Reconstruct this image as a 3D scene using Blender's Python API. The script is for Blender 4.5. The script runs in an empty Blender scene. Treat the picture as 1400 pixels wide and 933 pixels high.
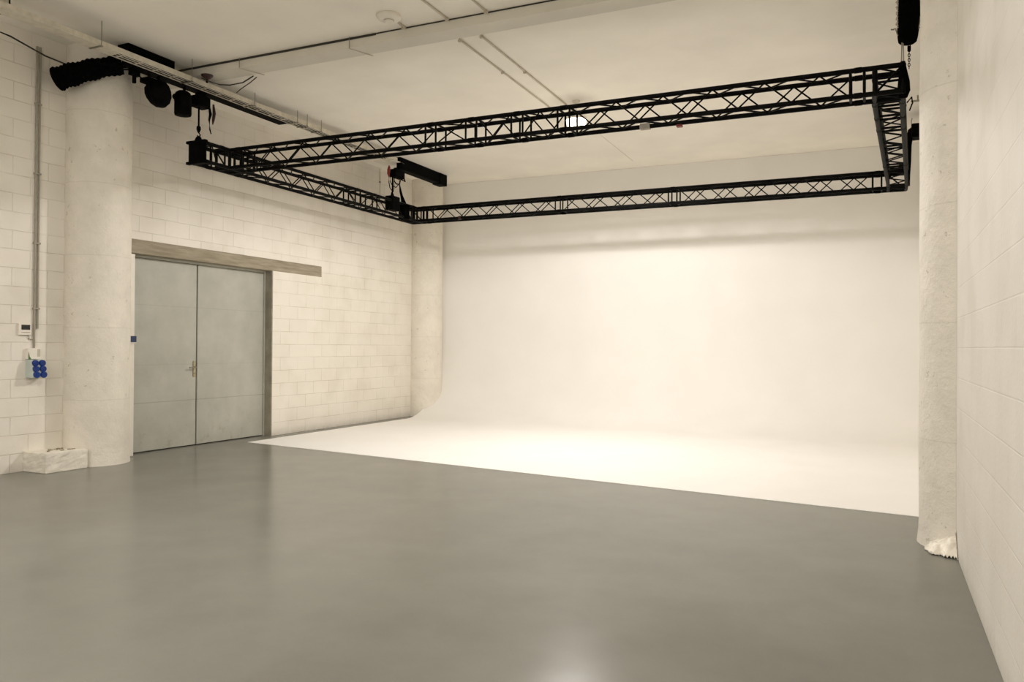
import bpy, bmesh, math, random
from mathutils import Vector, Matrix
random.seed(7)
S = bpy.context.scene
COL = S.collection
PI = math.pi

# ------------------------------------------------------------------ measures (metres)
XL, XR = -8.80, 0.50          # side walls
YB, YF = 14.90, -4.0          # back wall, wall behind the camera
ZC, ZN = 4.90, 5.00           # far ceiling, near (higher) ceiling
YS = 7.56                     # where the ceiling steps down
EYE = 1.45

# ------------------------------------------------------------------ materials
def nodes(name):
    m = bpy.data.materials.new(name); m.use_nodes = True
    nt = m.node_tree; b = nt.nodes['Principled BSDF']
    return m, nt, b
def setc(b, col, rough=.6, metal=0., spec=.5):
    b.inputs['Base Color'].default_value = (*col, 1)
    b.inputs['Roughness'].default_value = rough
    b.inputs['Metallic'].default_value = metal
    b.inputs['Specular IOR Level'].default_value = spec
def N(nt, t, **kw):
    n = nt.nodes.new(t)
    for k, v in kw.items():
        if k in n.inputs: n.inputs[k].default_value = v
        else: setattr(n, k, v)
    return n
def ramp(nt, src, stops):
    r = nt.nodes.new('ShaderNodeValToRGB')
    e = r.color_ramp.elements
    e[0].position, e[0].color = stops[0][0], (*stops[0][1], 1)
    e[1].position, e[1].color = stops[-1][0], (*stops[-1][1], 1)
    for p, c in stops[1:-1]:
        q = e.new(p); q.color = (*c, 1)
    nt.links.new(src, r.inputs['Fac']); return r
def mixc(nt, fac, a, b, mode='MIX'):
    m = nt.nodes.new('ShaderNodeMix'); m.data_type = 'RGBA'; m.blend_type = mode
    for k, v in ((0, fac), (6, a), (7, b)):
        if hasattr(v, 'links') or hasattr(v, 'is_linked'): nt.links.new(v, m.inputs[k])
        elif isinstance(v, tuple): m.inputs[k].default_value = (*v, 1)
        else: m.inputs[k].default_value = v
    return m.outputs[2]
def plain(name, col, rough=.6, metal=0., var=.06, scale=8., bump=0., bscale=60., spec=.5):
    m, nt, b = nodes(name); setc(b, col, rough, metal, spec)
    tc = N(nt, 'ShaderNodeTexCoord')
    nz = N(nt, 'ShaderNodeTexNoise', Scale=scale, Detail=4.)
    nt.links.new(tc.outputs['Object'], nz.inputs['Vector'])
    lo = tuple(max(0, c*(1-var*2)) for c in col); hi = tuple(min(1, c*(1+var)) for c in col)
    r = ramp(nt, nz.outputs['Fac'], ((.3, lo), (.7, hi)))
    nt.links.new(r.outputs['Color'], b.inputs['Base Color'])
    if bump:
        n2 = N(nt, 'ShaderNodeTexNoise', Scale=bscale, Detail=5.)
        nt.links.new(tc.outputs['Object'], n2.inputs['Vector'])
        bp = N(nt, 'ShaderNodeBump', Strength=bump, Distance=.01)
        nt.links.new(n2.outputs['Fac'], bp.inputs['Height']); nt.links.new(bp.outputs['Normal'], b.inputs['Normal'])
    return m
def block_wall(name, axis, col, mortar, off=0., msize=.006, groove=.5):
    """painted concrete blocks: courses 0.209 m high, blocks 0.42 m long, running bond"""
    m, nt, b = nodes(name); setc(b, col, .62)
    tc = N(nt, 'ShaderNodeTexCoord'); sx = N(nt, 'ShaderNodeSeparateXYZ'); cb = N(nt, 'ShaderNodeCombineXYZ')
    nt.links.new(tc.outputs['Object'], sx.inputs[0])
    ad = N(nt, 'ShaderNodeMath', operation='ADD'); ad.inputs[1].default_value = off + 20
    nt.links.new(sx.outputs[axis], ad.inputs[0])
    nt.links.new(ad.outputs[0], cb.inputs[0]); nt.links.new(sx.outputs[2], cb.inputs[1])
    wob = N(nt, 'ShaderNodeTexNoise', Scale=5., Detail=3.)
    nt.links.new(cb.outputs[0], wob.inputs['Vector'])
    wm = N(nt, 'ShaderNodeVectorMath', operation='MULTIPLY_ADD')
    nt.links.new(wob.outputs['Color'], wm.inputs[0]); wm.inputs[1].default_value = (.006, .006, 0)
    nt.links.new(cb.outputs[0], wm.inputs[2])
    br = N(nt, 'ShaderNodeTexBrick', Scale=1.); br.offset = .5; br.squash = 1
    br.inputs['Brick Width'].default_value = .42; br.inputs['Row Height'].default_value = .209
    br.inputs['Mortar Size'].default_value = msize; br.inputs['Mortar Smooth'].default_value = .6
    br.inputs['Bias'].default_value = 0
    br.inputs['Color1'].default_value = (*[c*.965 for c in col], 1); br.inputs['Color2'].default_value = (*col, 1)
    br.inputs['Mortar'].default_value = (*mortar, 1)
    nt.links.new(wm.outputs[0], br.inputs['Vector'])
    # soft dirt and paint patches, marks
    n1 = N(nt, 'ShaderNodeTexNoise', Scale=1.3, Detail=6., Roughness=.6); nt.links.new(tc.outputs['Object'], n1.inputs['Vector'])
    r1 = ramp(nt, n1.outputs['Fac'], ((.3, (.90, .89, .86)), (.65, (1, 1, 1))))
    c = mixc(nt, 1., br.outputs['Color'], r1.outputs['Color'], 'MULTIPLY')
    # some mortar filled with paint
    n3 = N(nt, 'ShaderNodeTexNoise', Scale=1.9, Detail=2.); nt.links.new(cb.outputs[0], n3.inputs['Vector'])
    r3 = ramp(nt, n3.outputs['Fac'], ((.42, (0, 0, 0)), (.62, (.8, .8, .8))))
    c = mixc(nt, r3.outputs['Color'], c, col)
    # scuffs along the foot of the wall
    mr = N(nt, 'ShaderNodeMapRange'); mr.inputs[1].default_value = 0; mr.inputs[2].default_value = .12
    mr.inputs[3].default_value = .55; mr.inputs[4].default_value = 0
    nt.links.new(sx.outputs[2], mr.inputs[0])
    n4 = N(nt, 'ShaderNodeTexNoise', Scale=14., Detail=4.); nt.links.new(tc.outputs['Object'], n4.inputs['Vector'])
    mu = N(nt, 'ShaderNodeMath', operation='MULTIPLY'); nt.links.new(mr.outputs[0], mu.inputs[0]); nt.links.new(n4.outputs['Fac'], mu.inputs[1])
    c = mixc(nt, mu.outputs[0], c, (.33, .30, .24))
    nt.links.new(c, b.inputs['Base Color'])
    # relief
    n2 = N(nt, 'ShaderNodeTexNoise', Scale=38., Detail=6.); nt.links.new(tc.outputs['Object'], n2.inputs['Vector'])
    b1 = N(nt, 'ShaderNodeBump', Strength=groove, Distance=.012); b1.invert = True
    nt.links.new(br.outputs['Fac'], b1.inputs['Height'])
    b2 = N(nt, 'ShaderNodeBump', Strength=.25, Distance=.006)
    nt.links.new(n2.outputs['Fac'], b2.inputs['Height']); nt.links.new(b1.outputs['Normal'], b2.inputs['Normal'])
    nt.links.new(b2.outputs['Normal'], b.inputs['Normal'])
    return m
def plaster_column(name, col):
    m, nt, b = nodes(name); setc(b, col, .6)
    tc = N(nt, 'ShaderNodeTexCoord')
    n1 = N(nt, 'ShaderNodeTexNoise', Scale=3., Detail=7., Roughness=.65); nt.links.new(tc.outputs['Object'], n1.inputs['Vector'])
    r1 = ramp(nt, n1.outputs['Fac'], ((.25, tuple(c*.86 for c in col)), (.6, col)))
    n2 = N(nt, 'ShaderNodeTexNoise', Scale=9., Detail=8., Roughness=.75); nt.links.new(tc.outputs['Object'], n2.inputs['Vector'])
    r2 = ramp(nt, n2.outputs['Fac'], ((.345, (.6, .6, .6)), (.375, (0, 0, 0))))
    c = mixc(nt, r2.outputs['Color'], r1.outputs['Color'], (.36, .31, .22))
    # formwork joint every 0.82 m
    sx = N(nt, 'ShaderNodeSeparateXYZ'); nt.links.new(tc.outputs['Object'], sx.inputs[0])
    nw = N(nt, 'ShaderNodeMath', operation='MULTIPLY_ADD'); nw.inputs[1].default_value = .03
    nt.links.new(n1.outputs['Fac'], nw.inputs[0]); nt.links.new(sx.outputs[2], nw.inputs[2])
    dv = N(nt, 'ShaderNodeMath', operation='DIVIDE'); dv.inputs[1].default_value = .86; nt.links.new(nw.outputs[0], dv.inputs[0])
    fr = N(nt, 'ShaderNodeMath', operation='FRACT'); nt.links.new(dv.outputs[0], fr.inputs[0])
    ab = N(nt, 'ShaderNodeMath', operation='COMPARE'); ab.inputs[1].default_value = .93; ab.inputs[2].default_value = .006
    nt.links.new(fr.outputs[0], ab.inputs[0])
    ab2 = N(nt, 'ShaderNodeMath', operation='MULTIPLY'); ab2.inputs[1].default_value = .22; nt.links.new(ab.outputs[0], ab2.inputs[0])
    c = mixc(nt, ab2.outputs[0], c, (.45, .41, .33))
    nt.links.new(c, b.inputs['Base Color'])
    n3 = N(nt, 'ShaderNodeTexNoise', Scale=13., Detail=7., Roughness=.65); nt.links.new(tc.outputs['Object'], n3.inputs['Vector'])
    bp = N(nt, 'ShaderNodeBump', Strength=.7, Distance=.02); nt.links.new(n3.outputs['Fac'], bp.inputs['Height'])
    nt.links.new(bp.outputs['Normal'], b.inputs['Normal'])
    return m
def floor_mat():
    m, nt, b = nodes('grey_epoxy'); setc(b, (.2, .2, .175), .25, 0, .10)
    tc = N(nt, 'ShaderNodeTexCoord')
    n1 = N(nt, 'ShaderNodeTexNoise', Scale=.8, Detail=6., Roughness=.6); nt.links.new(tc.outputs['Object'], n1.inputs['Vector'])
    r1 = ramp(nt, n1.outputs['Fac'], ((.3, (.172, .171, .148)), (.5, (.196, .193, .166)), (.7, (.220, .216, .187))))
    n2 = N(nt, 'ShaderNodeTexNoise', Scale=90., Detail=2.); nt.links.new(tc.outputs['Object'], n2.inputs['Vector'])
    r2 = ramp(nt, n2.outputs['Fac'], ((.3, (.97, .97, .97)), (.7, (1, 1, 1))))
    c = mixc(nt, 1., r1.outputs['Color'], r2.outputs['Color'], 'MULTIPLY')
    nt.links.new(c, b.inputs['Base Color'])
    n3 = N(nt, 'ShaderNodeTexNoise', Scale=.8, Detail=2.); nt.links.new(tc.outputs['Object'], n3.inputs['Vector'])
    r3 = ramp(nt, n3.outputs['Fac'], ((.2, (.17, .17, .17)), (.8, (.25, .25, .25))))
    nt.links.new(r3.outputs['Color'], b.inputs['Roughness'])
    n4 = N(nt, 'ShaderNodeTexNoise', Scale=2.2, Detail=1.); nt.links.new(tc.outputs['Object'], n4.inputs['Vector'])
    bp = N(nt, 'ShaderNodeBump', Strength=.10, Distance=.02); nt.links.new(n4.outputs['Fac'], bp.inputs['Height'])
    nt.links.new(bp.outputs['Normal'], b.inputs['Normal'])
    return m
def door_mat():
    m, nt, b = nodes('grey_painted_steel'); setc(b, (.3, .3, .26), .5)
    tc = N(nt, 'ShaderNodeTexCoord')
    n1 = N(nt, 'ShaderNodeTexNoise', Scale=2.2, Detail=7., Roughness=.6); nt.links.new(tc.outputs['Object'], n1.inputs['Vector'])
    r1 = ramp(nt, n1.outputs['Fac'], ((.3, (.37, .368, .318)), (.7, (.465, .462, .405))))
    sx = N(nt, 'ShaderNodeSeparateXYZ'); nt.links.new(tc.outputs['Object'], sx.inputs[0])
    mr = N(nt, 'ShaderNodeMapRange'); mr.inputs[1].default_value = 0; mr.inputs[2].default_value = .6
    mr.inputs[3].default_value = .8; mr.inputs[4].default_value = 0; nt.links.new(sx.outputs[2], mr.inputs[0])
    n2 = N(nt, 'ShaderNodeTexNoise', Scale=7., Detail=6., Roughness=.7); nt.links.new(tc.outputs['Object'], n2.inputs['Vector'])
    r2 = ramp(nt, n2.outputs['Fac'], ((.55, (0, 0, 0)), (.75, (1, 1, 1))))
    mu = N(nt, 'ShaderNodeMath', operation='MULTIPLY'); nt.links.new(mr.outputs[0], mu.inputs[0]); nt.links.new(r2.outputs['Color'], mu.inputs[1])
    c = mixc(nt, mu.outputs[0], r1.outputs['Color'], (.27, .22, .13))
    # horizontal sheet seams
    c2 = c
    for z, w, k in ((.66, .006, .45), (1.17, .004, .2), (1.98, .004, .25)):
        cp = N(nt, 'ShaderNodeMath', operation='COMPARE'); cp.inputs[1].default_value = z; cp.inputs[2].default_value = w
        nt.links.new(sx.outputs[2], cp.inputs[0])
        ml = N(nt, 'ShaderNodeMath', operation='MULTIPLY'); ml.inputs[1].default_value = k; nt.links.new(cp.outputs[0], ml.inputs[0])
        c2 = mixc(nt, ml.outputs[0], c2, (.22, .21, .16))
    nt.links.new(c2, b.inputs['Base Color'])
    bp = N(nt, 'ShaderNodeBump', Strength=.15, Distance=.01); nt.links.new(n1.outputs['Fac'], bp.inputs['Height'])
    nt.links.new(bp.outputs['Normal'], b.inputs['Normal'])
    return m
def raw_concrete():
    m, nt, b = nodes('raw_concrete'); setc(b, (.25, .22, .16), .8)
    tc = N(nt, 'ShaderNodeTexCoord'); mp = N(nt, 'ShaderNodeMapping'); mp.inputs['Scale'].default_value = (4, 1.2, 14)
    nt.links.new(tc.outputs['Object'], mp.inputs[0])
    n1 = N(nt, 'ShaderNodeTexNoise', Scale=2., Detail=8., Roughness=.65); nt.links.new(mp.outputs[0], n1.inputs['Vector'])
    r1 = ramp(nt, n1.outputs['Fac'], ((.25, (.20, .168, .112)), (.5, (.30, .26, .19)), (.75, (.40, .355, .27))))
    nt.links.new(r1.outputs['Color'], b.inputs['Base Color'])
    bp = N(nt, 'ShaderNodeBump', Strength=.5, Distance=.01); nt.links.new(n1.outputs['Fac'], bp.inputs['Height'])
    nt.links.new(bp.outputs['Normal'], b.inputs['Normal'])
    return m
def emit(name, col, st):
    m, nt, b = nodes(name); setc(b, (1, 1, 1), .4)
    b.inputs['Emission Color'].default_value = (*col, 1); b.inputs['Emission Strength'].default_value = st
    return m

WALLC = (.80, .76, .685)
M = dict(
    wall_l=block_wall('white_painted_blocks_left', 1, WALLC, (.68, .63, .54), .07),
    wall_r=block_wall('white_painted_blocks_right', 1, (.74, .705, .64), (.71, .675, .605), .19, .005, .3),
    wall_f=block_wall('white_painted_blocks_front', 0, WALLC, (.68, .63, .54)),
    wall_b=plain('back_wall_paint', (.79, .75, .66), .7, var=.02, scale=2.),
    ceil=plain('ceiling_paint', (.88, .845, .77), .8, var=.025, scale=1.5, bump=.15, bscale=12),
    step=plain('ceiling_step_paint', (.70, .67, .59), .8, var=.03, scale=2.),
    column=plaster_column('white_plaster_column', (.79, .745, .655)),
    floor=floor_mat(), cyc=plain('cyclorama_white', (.865, .85, .815), .75, var=.012, scale=1.2, spec=.2),
    door=door_mat(), conc=raw_concrete(),
    reveal=plain('bare_grey_reveal', (.30, .275, .215), .8, var=.12, scale=5, bump=.3, bscale=30),
    black=plain('black_powder_coat', (.003, .003, .003), .6, var=.3, scale=20, spec=.03),
    blackfab=plain('black_fabric', (.0025, .0025, .0025), .95, var=.3, scale=30, bump=.4, bscale=40, spec=.02),
    blacktr=plain('black_truss_tube', (.0035, .0035, .003), .5, var=.3, scale=12, spec=.06),
    grey=plain('grey_conduit', (.33, .30, .24), .5, var=.08),
    dark=plain('dark_gap', (.03, .028, .02), .8),
    white=plain('white_plastic', (.78, .74, .66), .4, var=.02),
    wconduit=plain('cream_conduit', (.52, .47, .38), .5, var=.05),
    galv=plain('galvanised_tray', (.62, .58, .49), .45, .2, var=.08, scale=14),
    blue=plain('blue_plastic', (.005, .035, .22), .35, var=.1), dblue=plain('dark_blue_plastic', (.006, .025, .09), .4, var=.1),
    teal=plain('pale_grey_green_plastic', (.50, .56, .52), .5, var=.04),
    green=plain('green_sticker', (.05, .16, .04), .6), screen=plain('dark_display', (.01, .01, .012), .15),
    red=plain('red_plastic', (.20, .012, .012), .45), dred=plain('dark_red_plastic', (.028, .004, .004), .5),
    brass=plain('brass', (.40, .36, .24), .35, .8, var=.1), steel=plain('steel', (.30, .28, .23), .35, .9, var=.1),
    lamp=emit('lamp_glow', (1, .9, .72), 14.),
    sheet=plain('crumpled_white_plastic', (.82, .77, .67), .45, var=.06, scale=18, bump=.5, bscale=25),
    rubble=plain('painted_concrete_block', (.77, .73, .64), .7, var=.06, scale=9, bump=.5, bscale=22),
)

# ------------------------------------------------------------------ mesh helpers
class MB:
    def __init__(self): self.bm = bmesh.new()
    def box(self, a, b, mat=None):
        x0, y0, z0 = a; x1, y1, z1 = b
        v = [self.bm.verts.new(p) for p in ((x0,y0,z0),(x1,y0,z0),(x1,y1,z0),(x0,y1,z0),(x0,y0,z1),(x1,y0,z1),(x1,y1,z1),(x0,y1,z1))]
        if mat is not None:
            for q in v: q.co = mat @ q.co
        for f in ((0,3,2,1),(4,5,6,7),(0,1,5,4),(1,2,6,5),(2,3,7,6),(3,0,4,7)): self.bm.faces.new([v[i] for i in f])
        return self
    def quad(self, *ps):
        self.bm.faces.new([self.bm.verts.new(p) for p in ps]); return self
    def ring(self, c, t, r, seg, ref=None):
        t = t.normalized(); ref = ref or (Vector((0,0,1)) if abs(t.z) < .9 else Vector((1,0,0)))
        a = t.cross(ref).normalized(); b = t.cross(a).normalized()
        return [self.bm.verts.new(c + (a*math.cos(2*PI*k/seg) + b*math.sin(2*PI*k/seg))*r) for k in range(seg)]
    def tube(self, pts, r, seg=8, cap=True):
        pts = [Vector(p) for p in pts]; rs = r if isinstance(r, (list, tuple)) else [r]*len(pts)
        ref = None
        t0 = (pts[1]-pts[0]).normalized()
        ref = Vector((0,0,1)) if abs(t0.z) < .9 else Vector((1,0,0))
        rings = []
        for i, p in enumerate(pts):
            t = (pts[min(i+1, len(pts)-1)] - pts[max(i-1, 0)])
            if t.length < 1e-9: t = t0
            rf = ref if abs(t.normalized().dot(ref)) < .95 else Vector((0,1,0))
            rings.append(self.ring(p, t, max(rs[i], 1e-4), seg, rf))
        for A, B in zip(rings, rings[1:]):
            # match the start vertex so that the surface does not twist
            k = min(range(seg), key=lambda q: (A[0].co-B[q].co).length)
            B2 = B[k:]+B[:k]
            rings[rings.index(B)] = B2
            for i in range(seg): self.bm.faces.new((A[i], A[(i+1)%seg], B2[(i+1)%seg], B2[i]))
            B[:] = B2
        if cap:
            self.bm.faces.new(rings[0][::-1]); self.bm.faces.new(rings[-1])
        return self
    def lathe(self, prof, c=(0,0,0), seg=24, mat=None):
        c = Vector(c); rings = []
        for r, z in prof:
            ring = [self.bm.verts.new((c.x+max(r,1e-4)*math.cos(2*PI*k/seg), c.y+max(r,1e-4)*math.sin(2*PI*k/seg), c.z+z)) for k in range(seg)]
            if mat is not None:
                for v in ring: v.co = mat @ v.co
            rings.append(ring)
        for A, B in zip(rings, rings[1:]):
            for i in range(seg): self.bm.faces.new((A[i], A[(i+1)%seg], B[(i+1)%seg], B[i]))
        self.bm.faces.new(rings[0][::-1]); self.bm.faces.new(rings[-1]); return self
    def link(self, c, axis, r=.009, w=.0035):
        """one oval chain link"""
        u = Vector((1,0,0)) if axis else Vector((0,1,0)); pts = []
        for k in range(13):
            a = 2*PI*k/12; pts.append(Vector(c)+u*r*math.cos(a)+Vector((0,0,1))*r*1.7*math.sin(a))
        self.tube(pts, w, 5, False); return self
    def build(self, name, mat, parent=None, smooth=False, bevel=0., origin=None):
        bmesh.ops.recalc_face_normals(self.bm, faces=self.bm.faces)
        me = bpy.data.meshes.new(name)
        if origin is not None: bmesh.ops.translate(self.bm, verts=self.bm.verts, vec=-Vector(origin))
        self.bm.to_mesh(me); self.bm.free()
        o = bpy.data.objects.new(name, me); COL.objects.link(o)
        if origin is not None: o.location = origin
        me.materials.append(mat)
        if smooth:
            for p in me.polygons: p.use_smooth = True
            try: me.set_sharp_from_angle(angle=math.radians(40))
            except Exception: pass
        if bevel:
            m = o.modifiers.new('bevel', 'BEVEL'); m.width = bevel; m.segments = 2; m.limit_method = 'ANGLE'
        if parent is not None: o.parent = parent
        return o
def tag(o, label=None, cat=None, group=None, kind=None):
    if label: o['label'] = label
    if cat: o['category'] = cat
    if group: o['group'] = group
    if kind: o['kind'] = kind
    return o
def empty(name, loc, label=None, cat=None, group=None, kind=None, rz=0):
    e = bpy.data.objects.new(name, None); e.empty_display_size = .1; COL.objects.link(e)
    e.location = loc; e.rotation_euler = (0, 0, rz)
    return tag(e, label, cat, group, kind)
def rel(e):
    """world-space mesh coordinates under an unrotated Empty"""
    return Vector(e.location)
def part(mb, name, mat, parent, **kw):
    """build in world coordinates, hang below an unrotated parent"""
    bmesh.ops.translate(mb.bm, verts=mb.bm.verts, vec=-world(parent))
    return mb.build(name, mat, parent, **kw)
def world(o):
    v = Vector((0,0,0))
    while o is not None: v += Vector(o.location); o = o.parent
    return v

# ------------------------------------------------------------------ room shell
tag(MB().box((XL-.4, YF-.3, -.2), (XR+.4, YB+.3, 0)).build('floor', M['floor']), kind='structure')
T = .32
DY0, DY1, DZ = 7.18, 9.96, 2.635          # door opening
w = MB()
w.box((XL-T, YF-.2, 0), (XL, DY0, ZN+.2)); w.box((XL-T, DY1, 0), (XL, YB+.2, ZN+.2)); w.box((XL-T, DY0, 2.82), (XL, DY1, ZN+.2))
tag(w.build('wall_left', M['wall_l']), kind='structure')
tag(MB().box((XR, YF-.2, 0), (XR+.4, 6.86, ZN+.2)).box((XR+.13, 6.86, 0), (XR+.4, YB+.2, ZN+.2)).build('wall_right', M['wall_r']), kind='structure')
tag(MB().box((XL-T, YB, 0), (XR+.4, YB+.3, ZN+.2)).build('wall_back', M['wall_b']), kind='structure')
tag(MB().box((XL-T, YF-.3, 0), (XR+.4, YF, ZN+.2)).build('wall_front', M['wall_f']), kind='structure')
c = MB()
c.box((XL-T, YF-.3, ZN), (XR+.4, YS, ZN+.25)); c.box((XL-T, YS, ZC), (XR+.4, YB+.3, ZN+.25))
tag(c.build('ceiling', M['ceil']), kind='structure')
# shallow downstand beam along the step
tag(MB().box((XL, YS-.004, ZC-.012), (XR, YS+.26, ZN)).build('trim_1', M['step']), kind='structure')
gap_shade = MB(); gap_shade.box((XL, YS-.016, ZN-.022), (-5.2, YS-.0045, ZN)); gap_shade.box((-5.2, YS-.012, ZN-.012), (XR, YS-.0045, ZN))  # dark strip stands in for the shadow line above the step face
tag(gap_shade.build('trim_5', M['dark']), kind='structure')
# raw concrete lintel over the doorway, flush with the block wall
l = MB(); l.box((XL-T, DY0-.35, DZ), (XL+.006, 11.2, 2.82))
tag(l.build('trim_2', M['conc'], bevel=.008), kind='structure')
# white batten on the near side of the doorway
t3 = MB(); t3.box((XL-.01, DY0-.02, 0), (XL+.014, DY0+.19, 2.62)); tag(t3.build('trim_3', M['white'], bevel=.004), kind='structure')
# bare strip of screed between wall and cyclorama stays part of the floor

# ------------------------------------------------------------------ columns
def column(x, y, label, top):
    mb = MB(); seg = 72; prof = []
    zs = [0, .015, .05, .1, .2, .5] + [.5+.25*k for k in range(1, int((top-.5)/.25))] + [top]
    for z in zs:
        r = .375 + (.012*max(0, 1-z/.12))
        prof.append((r, z))
    mb.lathe(prof, (0,0,0), seg)
    for v in mb.bm.verts:
        k = 1+.006*math.sin(v.co.z*5+math.atan2(v.co.y, v.co.x)*3+x)+random.uniform(-.0015,.0015)
        v.co.x *= k; v.co.y *= k
    o = mb.build('concrete_column', M['column'], smooth=True); o.location = (x, y, 0)
    return tag(o, label, 'column')
column(-8.70, 6.75, 'thick round white plastered column beside the grey double door', ZN)
column(.65, 6.80, 'round white column against the right wall with crumpled sheet at its foot', ZN)
column(-8.70, 14.50, 'round white column in the far left corner behind the white backdrop curve', ZC)

# ------------------------------------------------------------------ cyclorama
def cyclorama():
    mb = MB(); R = 1.3; Y1 = 14.87; ZT = ZC-.002; Y0 = Y1-R; xs = []
    xl, xr = -8.53, XR+.128
    fl = lambda x: 9.16 + (x+8.54)*(7.76-9.16)/(.3+8.54)
    nx = 40; rows = []
    prof = [(None, .004)]
    for k in range(1, 9): prof.append(('f', k/9.))
    for k in range(0, 19):
        a = PI/2*k/18; prof.append((Y0+R*math.sin(a), .004+R*(1-math.cos(a))))
    prof.append((Y1, 2.6)); prof.append((Y1, ZT))
    for i in range(nx+1):
        x = xl+(xr-xl)*i/nx; row = []
        for p in prof:
            if p[0] is None: y, z = fl(x), .004
            elif p[0] == 'f': y, z = fl(x)+(Y0-fl(x))*p[1], .004
            else: y, z = p
            row.append(mb.bm.verts.new((x, y, z)))
        rows.append(row)
    for A, B in zip(rows, rows[1:]):
        for j in range(len(A)-1): mb.bm.faces.new((A[j], B[j], B[j+1], A[j+1]))
    # little front lip and left side cheek
    for A, B in zip(rows, rows[1:]):
        p, q = A[0].co, B[0].co
        mb.quad((p.x, p.y, 0.0005), (q.x, q.y, 0.0005), tuple(q), tuple(p))
    side = [v.co.copy() for v in rows[0] if v.co.z <= 2.7]
    for p, q in zip(side, side[1:]):
        mb.quad((p.x, p.y, .0005 if p.z < .01 else p.z), (q.x, q.y, .0005 if q.z < .01 else q.z), (q.x, min(YB, q.y+.0 if q.z < .01 else YB), q.z), (p.x, min(YB, p.y if p.z < .01 else YB), p.z)) if q.z > .01 else None
    o = mb.build('cyclorama', M['cyc'], smooth=True)
    return tag(o, 'seamless white infinity cove backdrop sweeping from grey floor up the back wall', 'backdrop')
cyclorama()

# ------------------------------------------------------------------ double door
XD = -8.95
d = empty('door_1', (XD, 8.57, 0), kind='structure')
for y0, y1 in ((7.18, 8.560), (8.600, 9.93)):
    leaf = MB().box((XD-.05, y0, .012), (XD, y1, 2.60))
    lf = part(leaf, 'door_leaf', M['door'], d, bevel=.004)
    if y0 < 8:
        hp = MB(); hp.box((XD, 8.500, .985), (XD+.012, 8.545, 1.215))
        hb = part(hp, 'handle_plate', M['brass'], lf, bevel=.004)
        lv = MB(); lv.tube([(XD+.010, 8.523, 1.125), (XD+.06, 8.523, 1.125), (XD+.062, 8.505, 1.125), (XD+.06, 8.39, 1.122)], .010, 10)
        part(lv, 'lever', M['steel'], lf, smooth=True)
        kc = MB(); kc.lathe([(.009, 0), (.009, .006)], (0,0,0), 16, Matrix.Translation((XD+.012, 8.523, 1.04)) @ Matrix.Rotation(PI/2, 4, 'Y'))
        part(kc, 'keyhole', M['steel'], lf)
m_ = MB(); m_.box((XD-.03, 8.560, .012), (XD-.012, 8.600, 2.60)); part(m_, 'meeting_gap', M['dark'], d)
m_ = MB(); m_.box((XD-.01, 8.572, .012), (XD+.014, 8.592, 2.59)); part(m_, 'cover_strip', M['door'], d, bevel=.003)
fr = MB(); fr.box((XD-.06, 9.934, 0), (XD+.025, 9.96, 2.635)); fr.box((XD-.06, 7.18, 2.604), (XD+.020, 9.934, 2.635))
part(fr, 'door_frame', M['door'], d, bevel=.003)
fr = MB(); fr.box((XD-.07, 7.18, .0), (XD-.06, 9.96, 2.635)); part(fr, 'door_backing', M['dark'], d)
# reveal on the far side: grey bare edge
rv = MB(); rv.box((XL-.145, DY1-.003, 0), (XL+.002, DY1+.02, DZ)); tag(rv.build('trim_4', M['reveal']), kind='structure')

# ------------------------------------------------------------------ truss rig
TZ = 3.95; H2 = .12; RC = .0245
def truss_local(L, lace0=1, chords=True, frames=(True, True), half=.25):
    """lists of tubes along local +X, centred on the axis"""
    parts = []
    cs = [(s, t) for s in (-1, 1) for t in (-1, 1)]
    for s, t in cs:
        mb = MB(); q_ = (s*H2, t*H2)
        mb.tube([(-.03, *q_), (.035, *q_), (.038, *q_), (L-.038, *q_), (L-.035, *q_), (L+.03, *q_)], [RC+.0035, RC+.0035, RC, RC, RC+.0035, RC+.0035], 12); parts.append(('chord', mb))
    L = max(L, .2)
    for k, x in enumerate((.07, L-.07)):
        if not frames[k]: continue
        mb = MB()
        for s in (-1, 1):
            mb.tube([(x, s*H2, -H2), (x, s*H2, H2)], .0125, 8); mb.tube([(x, -H2, s*H2), (x, H2, s*H2)], .0125, 8)
        parts.append(('end_frame', mb))
    a, b = .09, L-.09
    n = max(1, round((b-a)/half))
    for face in range(4):
        mb = MB(); pts = []
        ph = lace0 if face in (0, 2) else -lace0
        for i in range(n+1):
            x = a+(b-a)*i/n; s = ph if i % 2 == 0 else -ph; q = s*H2*.93
            if face == 0: pts.append((x, -H2, q))
            elif face == 1: pts.append((x, H2, q))
            elif face == 2: pts.append((x, q, H2))
            else: pts.append((x, -q, -H2))
        for p, q in zip(pts, pts[1:]): mb.tube([p, q], .0085, 7)
        parts.append(('lacing', mb))
    return parts
rig = empty('lighting_truss', (-8.10, 7.62, TZ), 'black rectangular lattice truss frame hanging under the white ceiling', 'truss')
def section(p0, p1, lace0=1, frames=(True, True), half=.25):
    p0 = Vector(p0); p1 = Vector(p1); L = (p1-p0).length; d_ = (p1-p0).normalized()
    rz = math.atan2(d_.y, d_.x)
    e = bpy.data.objects.new('truss_section', None); e.empty_display_size = .1; COL.objects.link(e)
    e.parent = rig; e.location = p0-Vector(rig.location); e.rotation_euler = (0, 0, rz)
    for nm, mb in truss_local(L, lace0, True, frames, half):
        mb.build(nm, M['blacktr'], e, smooth=True)
    return e
XT0, XT1, YT0, YT1, YE = -8.065, .075, 8.27, 13.12, 7.74
XB0, XB1 = -8.10, .235
A = .26           # corner half block
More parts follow.
